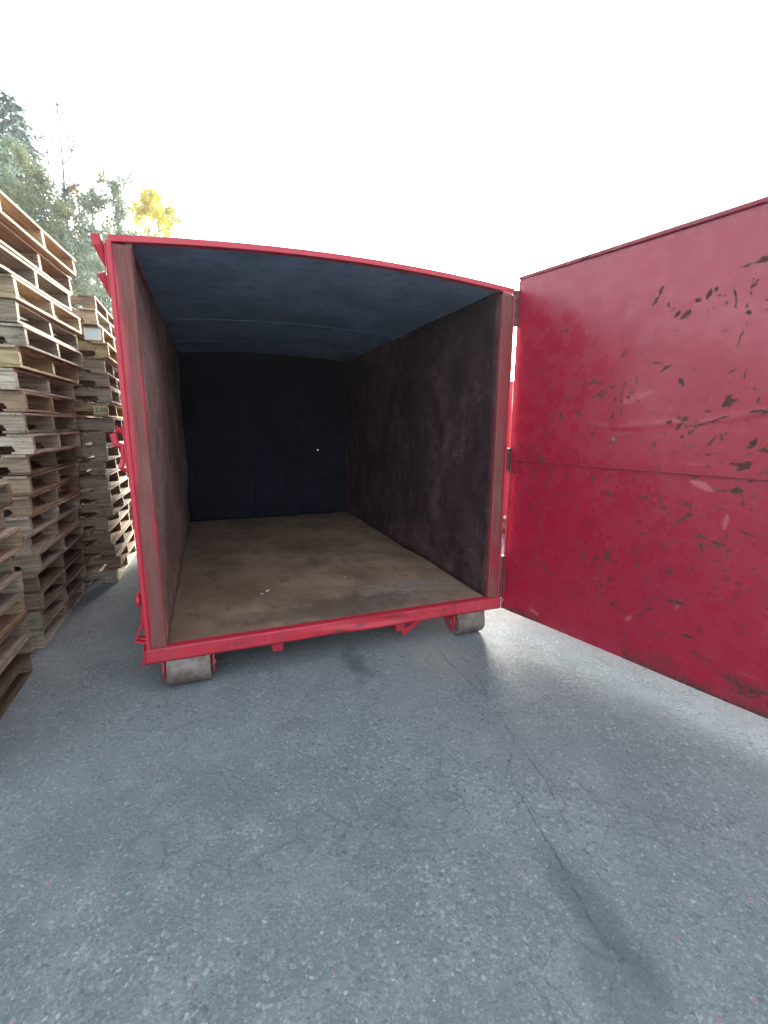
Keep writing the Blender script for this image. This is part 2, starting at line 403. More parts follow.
def strokes(U, V, items, width):
    """soft-edged line segments (u0,v0,u1,v1,w,amp)"""
    out = np.zeros_like(U)
    for (a, b, c, d, wd, amp) in items:
        bx, by = c-a, d-b; L2 = bx*bx+by*by+1e-9
        m = 4*wd
        sel = (U > min(a, c)-m) & (U < max(a, c)+m) & (V > min(b, d)-m) & (V < max(b, d)+m)
        if not sel.any(): continue
        u, v = U[sel], V[sel]
        h = np.clip(((u-a)*bx+(v-b)*by)/L2, 0, 1)
        dd = np.hypot(u-a-h*bx, v-b-h*by)
        wl = wd*(1-.6*np.abs(h*2-1))
        out[sel] = np.maximum(out[sel], amp*np.exp(-(dd/wl)**2))
    return out

# ================================================================= SETTING
g = MB().add([(-400, -400, 0), (400, -400, 0), (400, 400, 0), (-400, 400, 0)], [(0, 1, 2, 3)]).build('ground', M['asphalt'])
g['kind'] = 'structure'

# ================================================================= THE CONTAINER
cx0, cy0 = 1.22, 1.9
box = tag(empty('roll_off_container', (cx0, cy0, 0)), 'large red steel roll-off container standing open with its door swung wide to the right', 'container')
CL = (-cx0, -cy0, F)      # children are modelled with x 0..2.44, y 0..3.9, floor at z 0
LEN = 3.85
def arc(x, extra=0.0):     # underside of bowed roof
    t = (x-1.22)/1.22
    return 2.205 + .062*(1-t*t) + extra
# floor plate
grid_panel((0.02, 0.02, 0), (1, 0, 0), (0, 1, 0), (0, 0, 1), 2.40, LEN-.02, .05, .02,
           disp=lambda u, v: .012*(vnoise(u, v, 1.6, 4)-.5), name='floor_plate', mat=M['floor'], parent=box, loc=CL)
# inner side sheets
def lw_disp(u, v): return .075*(vnoise(u, v, 1.3, 9, 3)-.5)*np.clip(u/.3, 0, 1)*np.clip(v/.1, 0, 1)
grid_panel((.10, .03, .006), (0, 1, 0), (0, 0, 1), (1, 0, 0), LEN-.03, 2.226, .05, .03, disp=lw_disp, name='side_wall', mat=M['inner_l'], parent=box, loc=CL)['label'] = 'left inner wall, rusty brown'
# right wall has a small rust hole near the floor where daylight shows through
hole_y, hole_z = 2.832, .135
rw = MB()
def wallbox(y0, y1, z0, z1): rw.box(2.345, 2.372, y0, y1, z0, z1)
def rw_disp(u, v):
    d = .05*(vnoise(u, v, 1.5, 21, 3)-.5)*np.clip(u/.3, 0, 1)
    return d - .03*np.exp(-((u-.75)/.35)**2-((v-.1)/.08)**2)
def panel_r(y0, y1, z0, z1):
    return grid_panel((2.34, y0, z0), (0, 1, 0), (0, 0, 1), (-1, 0, 0), y1-y0, z1-z0, .05, .03,
        disp=(lambda u, v: rw_disp(u+y0, v+z0)*np.clip((y1+.001-y0-u)/.3, 0, 1)), name='side_wall', mat=M['inner_r'], parent=box, loc=CL)
o1 = panel_r(.03, hole_y-.014, .006, 2.228); o1['label'] = 'right inner wall, stained steel darkened by painted shade'
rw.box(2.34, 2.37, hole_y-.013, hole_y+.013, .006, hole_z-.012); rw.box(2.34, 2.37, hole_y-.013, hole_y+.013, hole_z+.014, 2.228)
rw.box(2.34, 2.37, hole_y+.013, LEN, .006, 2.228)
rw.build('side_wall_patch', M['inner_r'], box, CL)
# back wall with a pin hole
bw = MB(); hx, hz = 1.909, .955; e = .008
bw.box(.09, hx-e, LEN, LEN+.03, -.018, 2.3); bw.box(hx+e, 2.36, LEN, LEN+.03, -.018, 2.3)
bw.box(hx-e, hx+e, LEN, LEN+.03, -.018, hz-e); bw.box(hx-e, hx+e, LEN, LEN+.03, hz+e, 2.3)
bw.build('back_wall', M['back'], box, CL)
bd = MB(); bd.box(.12, .95, LEN-.05, LEN-.004, .02, .62, .006, rot=(R(-3), 0, 0)); bd.box(.99, 1.6, LEN-.07, LEN-.006, .02, .58, .006, rot=(R(-4), R(2), 0))
bd.box(1.64, 2.3, LEN-.04, LEN-.004, .02, .60, .006, rot=(R(-2), 0, 0))
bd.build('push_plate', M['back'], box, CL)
# bowed ceiling sheet and roof
NS = 20
xs = [i*2.44/NS for i in range(NS+1)]
def arc_sheet(y0, y1, lo, hi, name, mat, parent=box, loc=CL, x0=0.0, x1=2.44, smooth=False):
    xx = [x0+(x1-x0)*i/NS for i in range(NS+1)]
    poly = [(x, arc(x, lo)) for x in xx] + [(x, arc(x, hi)) for x in reversed(xx)]
    return MB().prism(poly, 1, y0, y1).build(name, mat, parent, loc)
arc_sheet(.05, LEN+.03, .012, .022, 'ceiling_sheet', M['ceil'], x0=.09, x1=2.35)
arc_sheet(0.052, LEN+.06, .024, .032, 'roof_sheet', M['outer'])
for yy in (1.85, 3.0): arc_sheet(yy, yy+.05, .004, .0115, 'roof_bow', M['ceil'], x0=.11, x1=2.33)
hd = arc_sheet(0, .05, .004, .034, 'header_beam', M['red'])
# door posts
def post_wear_l(u, v):      # u across face 0..0.10 (0 = outside), v up
    n = vnoise(u*6, v*.9, 3.0, 31, 5)
    c = np.exp(-((u-.056)/.040)**2)*.95
    top = np.clip((v-1.75)/.25, 0, 1)*.40*np.clip((u-.02)/.03, 0, 1)
    return np.clip((n-.5)*1.8 + c + top + .12*np.clip((u-.02)/.02, 0, 1) - .10, 0, 1)
def post(xa, xb, fn, label, seed):
    grid_panel((xa, 0, 0), (1, 0, 0), (0, 0, 1), (0, -1, 0), xb-xa, 2.20, .0125, .04,
        disp=lambda u, v: .006*(vnoise(u*2, v, 2.2, seed, 3)-.5) - .004*np.clip((u-.07)/.02, 0, 1),
        fields={'wear': fn, 'scuff': lambda u, v: np.clip(vnoise(u*5, v, 4, seed+1, 4)*1.6-.75, 0, 1)}, name='door_post', mat=M['post'], parent=box, loc=CL)['label'] = label
post(0, .10, post_wear_l, 'left door post, red paint worn to brown', 5)
post(2.345, 2.44, lambda u, v: np.clip((vnoise(u*6, v*.9, 3, 77, 5)-.5)*1.5+.62, 0, 1), 'right door post, worn dull red', 8)
# bright outer fold on the left post
lip = MB(); lip.box(-.012, .012, -.012, .03, .0, 2.215, .004); lip.build('post_edge', M['red'], box, CL)
lip = MB(); lip.box(2.436, 2.446, -.008, .03, .0, 2.20, .003); lip.build('post_edge', M['red'], box, CL)
# outer skin with vertical ribs
for sx, xo, xi in ((-1, 0.0, .05), (1, 2.44, 2.39)):
    s = MB(); s.box(xo + (.006 if sx < 0 else -.006), xi, .042, LEN+.055, -.02, 2.19)
    if sx > 0:   # keep the rust hole open
        s = MB(); a, b = 2.39, 2.434
        s.box(a, b, .042, hole_y-.014, -.02, 2.19); s.box(a, b, hole_y+.014, LEN+.055, -.02, 2.19)
        s.box(a, b, hole_y-.014, hole_y+.014, -.02, hole_z-.014); s.box(a, b, hole_y-.014, hole_y+.014, hole_z+.016, 2.19)
    s.build('outer_skin', M['outer'], box, CL)
    for k in range(5):
        y = .55+.72*k
        if sx > 0 and abs(y-hole_y) < .1: y += .15
        x0, x1 = (xo-.055, xo+.004) if sx < 0 else (xo-.004, xo+.055)
        MB().box(x0, x1, y, y+.09, -.02, 2.12, .006).build('side_rib', M['outer'], box, CL)
    x0, x1 = (xo-.03, xo+.004) if sx < 0 else (xo-.004, xo+.03)
    MB().box(x0, x1, .045, LEN+.05, 2.125, 2.20, .006).build('top_rail', M['outer'], box, CL)
s = MB(); s.box(0.06, 2.38, LEN+.032, LEN+.058, -.02, hz-.02); s.box(.06, 2.38, LEN+.032, LEN+.058, hz+.02, 2.2)
s.box(.06, hx-.02, LEN+.032, LEN+.058, hz-.02, hz+.02); s.box(hx+.02, 2.38, LEN+.032, LEN+.058, hz-.02, hz+.02)
s.build('outer_skin', M['outer'], box, CL)
# sill: folded channel across the mouth, crumpled a little in the middle
def sill_disp(u, v):
    b = np.exp(-((u-1.38)/.28)**2)
    return .004*(vnoise(u, v*2, 5, 3, 3)-.5) + b*(.012*np.sin(v*70+u*5) + .01*(vnoise(u, v*3, 9, 5, 3)-.5)) + .006*np.clip((u-2.2)/.2, 0, 1)
def sill_wear(u, v):
    e_ = np.clip((v-.07)/.018, 0, 1)*.35*vnoise(u, v, 9, 61, 4)*1.3 + np.clip((.012-v)/.012, 0, 1)*.3
    st = [(1.30, .035, 1.46, .052, .006, 1.1), (1.48, .045, 1.60, .058, .005, 1.1), (1.14, .02, 1.24, .035, .005, .8), (.46, .045, .475, .06, .01, .9), (.50, .03, .51, .06, .008, .7), (1.98, .05, 2.0, .06, .01, .9)]
    return strokes(u, v, st, .01) + .7*(vnoise(u*1.5, v*4, 7, 12, 5)-.5) + e_
grid_panel((-.02, -.012, -.086), (1, 0, 0), (0, 0, 1), (0, -1, 0), 2.475, .088, .012, .006,
    disp=sill_disp, fields={'wear': sill_wear, 'scuff': lambda u, v: np.clip(vnoise(u, v, 6, 44, 4)*1.5-.7, 0, 1)}, name='sill_face', mat=M['post'], parent=box, loc=CL)
MB().box(-.02, 2.455, -.0055, .045, -.006, .0045).box(-.02, 2.455, -.0055, .06, -.086, -.078).build('sill_channel', M['red'], box, CL)
MB().box(-.028, -.022, -.01, .10, -.095, .01).box(-.034, -.028, .0, .03, -.11, .03, rot=(0, R(8), 0)).build('sill_end_plate', M['red'], box, CL)
# under-frame
for x in (.72, 1.62):
    MB().box(x, x+.075, .10, LEN, -.20, -.022, .006).build('main_rail', M['red'], box, CL)
for k in range(7):
    MB().box(.04, 2.40, .12+.6*k, .17+.6*k, -.10, -.024, .004).build('cross_member', M['red'], box, CL)
MB().box(1.66, 1.86, .10, .115, -.19, -.15, 0, rot=(0, R(-32), 0)).build('brace', M['red'], box, CL)
MB().box(.03, 2.41, LEN-.02, LEN+.05, -.245, -.022, .006).build('light_block_rear_beam', M['red'], box, CL)  # unseen beam added to stop light passing beneath the container
for x in (.03, 2.36): MB().box(x, x+.05, .45, LEN-.03, -.19, -.022, .006).build('light_block_side_beam', M['red'], box, CL)  # added beams that keep side light from under the floor
# rollers
def roller(x0, x1, y):
    r = .104; zc = -F + r
    ring = [(x0, 0), (x0, r-.004), (x0+.004, r), ((x0+x1)/2, r-.002), (x1-.004, r), (x1, r-.004), (x1, 0)]
    m = MB(); seg = 40; vs = []; fs = []
    for (x, q) in ring:
        for k in range(seg):
            t = 2*math.pi*k/seg; vs.append((x, y+q*math.cos(t), zc+q*math.sin(t)))
    for i in range(len(ring)-1):
        for k in range(seg): fs.append((i*seg+k, i*seg+(k+1) % seg, (i+1)*seg+(k+1) % seg, (i+1)*seg+k))
    m.add(vs, fs); m.tube([(x0-.03, y, zc), (x1+.03, y, zc)], .022, 14)
    ro = m.build('roller', M['steel'], box, CL, smooth=False)
    p = ro.data.polygons
    for q_ in p: q_.use_smooth = True
    ro.data.set_sharp_from_angle(angle=R(30))
    for xa in (x0-.022, x1+.010):
        poly = [(y-.055, -.087), (y+.16, -.087), (y+.13, -.15), (y+.04, zc-.06), (y-.03, zc-.06), (y-.06, zc+.0)]
        MB().prism(poly, 0, xa, xa+.012).build('roller_bracket', M['red'], box, CL)
roller(.085, .335, .055)
roller(2.075, 2.30, .055)
# latch hooks on the left post
def hook(z0, pts, r, name='latch_hook'):
    m = MB()
    for p in pts: m.tube([(a, .06+c, z0+b) for a, b, c in p], r, 10)
    return m
h = MB(); h.box(-.022, -.013, .0, .12, 1.95, 2.20, .003)
h.tube([(-.02, .05, 2.10), (-.035, .035, 2.14), (-.05, .02, 2.19), (-.055, .015, 2.235)], [.014, .017, .024, .026], 12)
h.tube([(-.018, .05, 1.96), (-.03, .03, 2.01), (-.048, .01, 2.06)], [.012, .018, .02], 12)
h.build('latch_hook', M['red'], box, CL, smooth=False)
h = MB(); h.box(-.022, -.013, .0, .13, 1.05, 1.30, .003)
h.tube([(-.015, .03, 1.26), (-.05, .02, 1.285), (-.07, .02, 1.25), (-.06, .02, 1.20), (-.025, .03, 1.185)], [.014, .018, .02, .018, .014], 12)
h.tube([(-.03, .02, 1.19), (-.035, .03, 1.12), (-.05, .02, 1.075), (-.03, .03, 1.055)], [.012, .014, .015, .012], 10)
h.build('latch_hook', M['red'], box, CL)
h = MB()
h.tube([(-.03, .02+.028*math.cos(t*math.pi/6), .31+.034*math.sin(t*math.pi/6)) for t in range(13)], .011, 10, cap=False)
h.tube([(-.012, .03, .31), (-.045, .03, .31)], .013, 10)
h.build('latch_ring', M['red'], box, CL)
h = MB(); h.tube([(-.012, .02, .20), (-.02, .02, .165), (-.06, .02, .075), (-.012, .02, .06)], [.008]*4, 8); h.tube([(-.012, .02, .25), (-.018, .02, .20), (-.013, .02, .16)], .013, 10)
h.prism([(-.012, .185), (-.068, .07), (-.064, .062), (-.012, .172)], 1, -.01, .08).prism([(-.064, .062), (-.012, .045), (-.012, .052), (-.064, .072)], 1, -.01, .08)
h.build('hook_bracket', M['red'], box, CL)

# ------------------------------------------------ the open door (a part of the container)
A = .24
O = np.array([2.492, 0.0, 0.0]); dx = np.array([math.sin(A), -math.cos(A), 0.0]); nn = np.array([-math.cos(A), -math.sin(A), 0.0])
DW = 2.44; zlo, zse, zhi = -.10, 1.065, 2.31
random.seed(5); rr = np.random.RandomState(5)
marks = [  # s, z of start and end, width, amplitude
 (.905, 1.95, .93, 2.00, .012, 1.2), (.93, 2.0, .945, 2.04, .009, 1.1), (1.03, 1.875, 1.05, 1.90, .014, 1.2), (1.06, 1.86, 1.085, 1.885, .016, 1.2), (1.09, 1.87, 1.1, 1.9, .01, 1.0),
 (1.12, 1.93, 1.135, 1.94, .013, 1.1), (1.165, 1.94, 1.175, 1.97, .015, 1.2), (1.20, 1.955, 1.20, 1.98, .01, .9), (1.355, 2.05, 1.40, 2.06, .018, 1.3), (1.29, 2.045, 1.36, 2.055, .007, .7),
 (.63, 1.805, .68, 1.80, .013, 1.0), (.60, 1.80, .64, 1.80, .008, .7), (.56, 1.60, .575, 1.68, .014, .85), (.585, 1.56, .60, 1.62, .01, .8), (.50, 1.66, .51, 1.72, .008, .7),
 (1.30, 1.415, 1.345, 1.435, .024, 1.3), (1.31, 1.44, 1.33, 1.46, .016, 1.2), (1.13, 1.345, 1.15, 1.36, .018, 1.1), (1.09, 1.30, 1.12, 1.33, .014, .9), (1.12, 1.25, 1.13, 1.27, .014, .9), (1.04, 1.33, 1.08, 1.335, .010, .8),
 (1.40, 1.37, 1.5, 1.39, .010, .9), (1.22, 1.325, 1.33, 1.365, .008, .9), (1.14, 1.31, 1.25, 1.32, .009, .8), (1.43, 1.21, 1.45, 1.25, .018, 1.1), (1.46, 1.2, 1.52, 1.205, .012, .9), (1.25, 1.2, 1.28, 1.27, .009, .9),
 (1.36, 1.13, 1.43, 1.125, .012, 1.1), (1.40, 1.105, 1.44, 1.14, .018, 1.2), (1.38, 1.0, 1.42, 1.005, .022, 1.3), (1.28, 1.0, 1.36, .995, .012, .6), (.63, .99, .67, 1.0, .014, .8), (.74, .975, .75, 1.01, .010, .7),
 (1.33, .90, 1.37, .91, .009, .8), (1.19, .835, 1.22, .86, .014, 1.1), (1.13, .78, 1.19, .83, .010, .9), (1.25, .75, 1.31, .74, .009, .9), (1.33, .73, 1.38, .725, .011, 1.0), (.96, .71, 1.0, .705, .010, .9), (.95, .72, .955, .86, .005, .7),
 (.27, 1.04, .275, 1.14, .014, .75), (.22, .98, .25, .985, .012, .8), (.33, .965, .36, .97, .009, .7), (.14, .86, .15, .87, .012, .9), (.17, .70, .20, .80, .006, .9), (.31, .87, .32, .89, .014, .6),
 (.28, .62, .32, .615, .007, .8), (.33, .36, .36, .35, .007, .8), (.66, .56, .72, .555, .007, .8), (.70, .44, .76, .42, .008, .9), (.64, .46, .65, .5, .009, .9), (.9, .58, .96, .585, .006, .8),
 (1.16, .36, 1.24, .35, .010, .9), (1.24, .18, 1.3, .18, .012, 1.0), (1.05, .25, 1.08, .27, .012, .9), (.83, .22, .86, .23, .012, .9), (.78, .05, .84, .04, .022, 1.1), (.82, .0, .85, .05, .022, 1.1),
 (.40, .12, .62, .06, .007, .8), (.55, .10, .72, .05, .007, .8), (1.3, .1, 1.4, .08, .009, .8), (1.46, .42, 1.48, .52, .005, .8), (1.44, .8, 1.5, .79, .009, .9), (1.5, .66, 1.53, .6, .006, .8),
 (.61, 1.24, .63, 1.28, .010, .9), (.72, 1.19, .75, 1.2, .007, .7), (.28, 1.25, .3, 1.3, .010, .6), (.75, 2.1, .8, 2.12, .006, .5), (1.0, 1.62, 1.03, 1.625, .014, .9), (.98, 1.6, 1.0, 1.61, .008, .7),
]
clus = [(rr.uniform(.1, 2.3), rr.uniform(.0, 1.9)) for _ in range(26)] + [(.55, 1.6), (.65, 1.5), (1.1, 1.3), (1.15, 1.9), (1.4, 1.2), (.7, 1.25), (1.3, .8), (.3, .95)]
for _ in range(950):
    if rr.rand() < .6:
        c_ = clus[rr.randint(len(clus))]; s = c_[0]+rr.normal(0, .10); z = c_[1]+rr.normal(0, .08)
    else: s = rr.rand()*2.35; z = -.05+2.0*rr.rand()
    L = .05*rr.rand()**2; a = rr.choice([rr.normal(0, .3), rr.normal(1.57, .3), rr.rand()*3])
    marks.append((s, z, s+L*math.cos(a), z+L*math.sin(a), .0055+.011*rr.rand()**2, .42+.55*rr.rand()))
for _ in range(70):      # long thin gouges
    s = rr.rand()*2.35; z = 1.9*rr.rand(); L = .05+.12*rr.rand()**2; a = rr.choice([rr.normal(0, .2), rr.normal(1.57, .2)])
    marks.append((s, z, s+L*math.cos(a), z+L*math.sin(a), .005, .65+.4*rr.rand()))
scuffs = [(1.2, 1.03, 1.30, .99, .03, .8), (.24, -.02, .34, -.04, .012, 1.0), (1.37, .80, 1.38, .88, .018, .7), (.94, .15, .97, .18, .02, .8), (.80, 1.45, .95, 1.5, .05, .5), (1.2, .3, 1.22, .38, .02, .6)]
for _ in range(300):
    s = rr.rand()*2.3; z = 2.0*rr.rand(); L = .03+.16*rr.rand()**2; a = rr.choice([rr.normal(0, .3), rr.normal(1.5, .3), rr.rand()*3])
    scuffs.append((s, z, s+L*math.cos(a), z+L*math.sin(a), .003+.005*rr.rand(), .25+.35*rr.rand()))
def door_fields(z0):
    def wear(u, v):
        z = v+z0
        uw = u + .020*(vnoise(u, z, 26, 201, 4)-.5) + .010*(vnoise(u, z, 90, 202, 2)-.5); zw = z + .020*(vnoise(u, z, 26, 203, 4)-.5) + .010*(vnoise(u, z, 90, 204, 2)-.5)
        w = strokes(uw, zw, marks, .01)
        edge = np.clip((.10-(z-zlo))/.12, 0, 1)*(.45+.6*vnoise(u, z, 6, 71, 4)) + np.clip(1-(u/.02), 0, 1)*.3
        band = np.exp(-((z-.0)/.09)**2)*np.clip(vnoise(u, z*2.5, 5, 19, 5)*1.9-.75, 0, .6)
        return np.maximum(np.maximum(w, edge), band)
    def scuff(u, v): return strokes(u, v+z0, scuffs, .01)
    return {'wear': wear, 'scuff': scuff}
def door_disp(z0):
    def d(u, v):
        z = v+z0
        o = .024*(vnoise(u, z, 1.1, 15, 2)-.5) + .004*(vnoise(u, z, 4, 16, 2)-.5)
        o = o + .0015*strokes(u, z, [(.75, 1.30, 1.10, 1.33, .025, 1), (1.2, 1.33, 1.55, 1.39, .022, 1), (1.05, 1.92, 1.36, 2.05, .02, .8), (.35, 1.36, .7, 1.31, .02, .7), (.95, .55, 1.02, .9, .02, .6), (1.3, .5, 1.4, .8, .03, .7)], .02)
        return o*np.clip(u/.1, 0, 1)
    return d
door = empty('door', (0, 0, 0)); door.parent = box; door.location = (O[0]-cx0, O[1]-cy0, F)
DL = (-O[0], -O[1], 0)
def dpanel(z0, z1, off, label):
    o = grid_panel(O+np.array([0, 0, z0])+nn*off, dx, (0, 0, 1), nn, DW, z1-z0, .006, .005, disp=door_disp(z0), fields=door_fields(z0), name='door_sheet', mat=M['door'], parent=door, loc=DL)
    o['label'] = label
dpanel(zlo, zse+.012, 0, 'lower sheet of the door, deep red and scratched')
dpanel(zse, zhi, .009, 'upper sheet of the door, scuffed red')
def dbox(s0, s1, z0, z1, t0, t1, name, mat, bev=.004):
    """box in door space: s along the door, t behind the sheet"""
    m = MB(); m.box(s0, s1, t0, t1, z0, z1, bev)
    m.v = [tuple(O + dx*a - nn*b + np.array([0, 0, c])) for a, b, c in m.v]
    return m.build(name, mat, door, DL)
dbox(-.01, .05, zlo, zhi, .022, .09, 'door_frame', M['outer']); dbox(DW-.08, DW, zlo, zhi, .022, .09, 'door_frame', M['outer'])
dbox(.052, DW-.082, zlo, zlo+.07, .022, .09, 'door_frame', M['outer']); dbox(.052, DW-.082, zhi-.07, zhi+.006, .022, .09, 'door_frame', M['outer'])
for k in range(4): dbox(.052, DW-.082, .30+k*.45, .37+k*.45, .022, .085, 'door_rib', M['outer'])
def dfront(s0, s1, z0, z1, t0, t1, name, mat, bev=.002): return dbox(s0, s1, z0, z1, t0, t1, name, mat, bev)
dfront(-.012, DW, zhi-.014, zhi+.010, -.020, .020, 'edge_fold', M['door_edge'], .004)
dfront(-.016, .004, zlo, zhi-.016, -.010, .020, 'edge_fold', M['door_edge'], .004)
mb_ = MB(); rs_ = np.random.RandomState(4)
pts_ = [tuple(O+dx*q+nn*(.010+.002*rs_.rand())+np.array([0, 0, zse-.001+.002*rs_.rand()])) for q in np.linspace(.01, DW, 160)]
mb_.tube(pts_, [.0035+.002*rs_.rand() for _ in pts_], 6); mb_.build('weld_bead', M['door_edge'], door, DL)
# raised stud and small knob on the inside
for s_, z_ in ((.759, 1.231),):
    m = MB(); c = O+dx*s_+np.array([0, 0, z_]); m.tube([tuple(c-nn*.002), tuple(c+nn*.016), tuple(c+nn*.024)], [.016, .014, .007], 14); m.build('stud', M['steel'], door, DL)
# hinges in the gap
for za, zb in ((2.0, 2.23), (.98, 1.15), (.0, .33)):
    m = MB(); m.tube([(2.468, .018, za), (2.468, .018, zb)], .025, 16); m.box(2.440, 2.490, .012, .024, za+.015, zb-.015, .002)
    for q in (.33, .66): m.tube([(2.468, .018, za+(zb-za)*q-.004), (2.468, .018, za+(zb-za)*q+.004)], .029, 16)
    for q in (.3, .7): m.tube([(2.458, -.012, za+(zb-za)*q), (2.458, .0, za+(zb-za)*q)], .009, 8)
    m.build('hinge', M['dark'], box, CL)
MB().tube([(2.45, -.012, -.02), (2.475, -.03, -.02)], .008, 8).build('bolt', M['steel'], box, CL)

# ================================================================= SECOND RED CONTAINER (seen through the hinge gap)
def far_container():
    root = tag(empty('red_container', (6.95, 4.45, 0), R(-38)), 'second red steel container, seen as a narrow strip through the gap beside the door hinge', 'container')
    b = MB(); b.box(-1.18, 1.18, -3.0, 3.0, .30, 2.20, .01); b.build('body', M['outer'], root)
    for sx in (-1, 1):
        for k in range(8):
            y = -2.9+.8*k
            MB().box(sx*1.17, sx*1.25, y, y+.1, .30, 2.12, .006).build('rib', M['outer'], root)
        MB().box(sx*1.16, sx*1.24, -3.02, 3.02, 2.14, 2.26, .006).build('top_rail', M['outer'], root)
        MB().box(sx*.45, sx*.53, -3.0, 3.0, .10, .295, .005).build('main_rail', M['outer'], root)
        for yy in (-2.8, 2.8):
            MB().tube([(sx*1.1, yy, .105), (sx*.8, yy, .105)], .105, 24).build('roller', M['steel'], root)
    for k in range(9):      # ladder rungs welded beside the corner
        MB().box(-1.262, -1.252, -2.62, -2.30, .5+.2*k, .53+.2*k).build('ladder_rung', M['outer'], root)
    return root
far_container()

# ================================================================= PALLETS
WOODS = {'grey weathered': (.33, .30, .24), 'pale tan': (.56, .43, .26), 'dark brown': (.14, .095, .062), 'brown': (.34, .225, .13), 'dull yellow': (.55, .43, .22), 'whitish': (.60, .56, .46)}
SL = 1.02; BL = 1.22; PH = .137; pst = .040
def stringer_bm(y, seed, notch=True):
    r = random.Random(seed); z0, z1 = .018, .118
    x0, x1 = -SL/2, SL/2
    pts = [(x0, z0)]
    if notch:
        for c in (-.30, .30):
            w_ = .11
            pts += [(c-w_, z0), (c-w_+.02, z0+.036), (c+w_-.02, z0+.038), (c+w_, z0)]
    pts += [(x1, z0), (x1+r.uniform(-.01, .004), z1), (x0, z1)]
    return MB().prism(pts, 1, y-pst/2, y+pst/2)
def boards_bm(z, t, xs_, wds, seed):
    r = random.Random(seed); m = MB()
    for x, wd in zip(xs_, wds):
        if r.random() < .04 and abs(x) < .4: continue
        e0, e1 = r.uniform(-.02, .015), r.uniform(-.015, .02)
        n = 6; sk = r.uniform(-.006, .006); wb = r.uniform(-.003, .005)
        vs = []; fs = []
        for i in range(n+1):
            q = i/n; y = -BL/2+e0+(BL+e1-e0)*q; xo = sk*(q-.5); zo = wb*math.sin(q*math.pi*2)*(0.6)
            for dx_, dz_ in ((-wd/2, 0), (wd/2, 0), (wd/2, t), (-wd/2, t)): vs.append((x+xo+dx_, y, z+zo+dz_))
        for i in range(n):
            for k in range(4): fs.append((i*4+k, i*4+(k+1) % 4, (i+1)*4+(k+1) % 4, (i+1)*4+k))
        fs += [(0, 1, 2, 3), (n*4+3, n*4+2, n*4+1, n*4)]
        m.add(vs, fs)
    return m
protos = []
for v in range(5):
    r = random.Random(100+v)
    nt = 7; wt = [r.choice((.088, .10, .13)) for _ in range(nt)]; wt[0] = wt[-1] = .13
    xt = [-SL/2+.066+(SL-.132)*i/(nt-1) for i in range(nt)]
    wb_ = [.12, .09, .10, .09, .12]; xb = [-SL/2+.062+(SL-.124)*i/4 for i in range(5)]
    meshes = [('top_deck', boards_bm(.1185, .0155, xt, wt, v), M['board']), ('bottom_deck', boards_bm(.002, .0155, xb, wb_, v+50), M['board'])]
    for k, y in enumerate((-BL/2+.03, r.uniform(-.02, .02), BL/2-.03)): meshes.append(('stringer', stringer_bm(y, v*3+k, not (v == 2)), M['stringer']))
    made = []
    for nm, mb, mt in meshes:
        o = mb.build(nm, mt); made.append(o)
    protos.append(made)
ORD = ['lowest', 'second', 'third', 'fourth', 'fifth', 'sixth', 'seventh', 'eighth', 'ninth', 'tenth', 'eleventh', 'twelfth', 'thirteenth', 'fourteenth', 'fifteenth', 'sixteenth', 'seventeenth', 'eighteenth', 'nineteenth', 'twentieth', 'twenty-first', 'twenty-second']
def stack(n, ybase, front_x, desc, group, seed, special=None):
    """front_x(z)->(x of the aisle face at the near end, at the far end); ybase(z)->y of the near end"""
    r = random.Random(seed); out = []
    z = 0.0
    names = list(WOODS)
    for i in range(n):
        xa, xb = front_x(z); ya = ybase(z)
        sp = (special or {}).get(i, {})
        wood = sp.get('wood') or r.choices(names, (6, 2, 4, 4, 1, 2))[0]
        root = empty('wooden_pallet', (0, 0, 0))
        jit = r.uniform(-.032, .032); jit2 = r.uniform(-.022, .022)
        ang = math.atan2(-(xb-xa), BL) + jit2
        xm = (xa+xb)/2 + jit
        root.rotation_euler = (r.uniform(-.003, .003), r.uniform(-.004, .004), ang + sp.get('rot', 0))
        root.location = (xm - SL/2 + sp.get('dx', 0), ya + BL/2 + r.uniform(-.035, .035) + sp.get('dy', 0), z)
        word = 'topmost' if i == n-1 else (ORD[i] if i == 0 else ORD[i])
        where = 'in' if i in (0, n-1) else 'from the ground in'
        tag(root, f'{wood} pallet, {word} {where} {desc}', 'pallet', group)
        pr = protos[sp.get('proto', r.randrange(5))]
        base = WOODS[wood]
        for p in pr:
            c = p.copy(); c.parent = root
            k = r.uniform(.85, 1.15); c.color = (base[0]*k, base[1]*k, base[2]*k, 1)
            COL.objects.link(c)
        out.append(root)
        z += PH + r.uniform(-.003, .004)
    return out
def lerp(a, b, t): return a+(b-a)*max(0, min(1, t))
sA = stack(9, lambda z: -.70, lambda z: (-.735, -.745), 'the low stack at the left edge', 'pallets of the low stack at the left edge', 11)
sB = stack(21, lambda z: .86 if z < 2.35 else .66, lambda z: (lerp(-.82, -.70, z/1.2)+lerp(0, .06, (z-1.7)/1.0), lerp(-.80, -.70, z/1.2)+lerp(0, .20, (z-1.5)/1.3)),
    'the tall stack leaning toward the container', 'pallets of the tall stack leaning toward the container', 23,
    {20: {'wood': 'pale tan'}, 19: {'wood': 'brown'}, 18: {'wood': 'grey weathered'}, 16: {'wood': 'grey weathered'}, 14: {'wood': 'dull yellow'}})
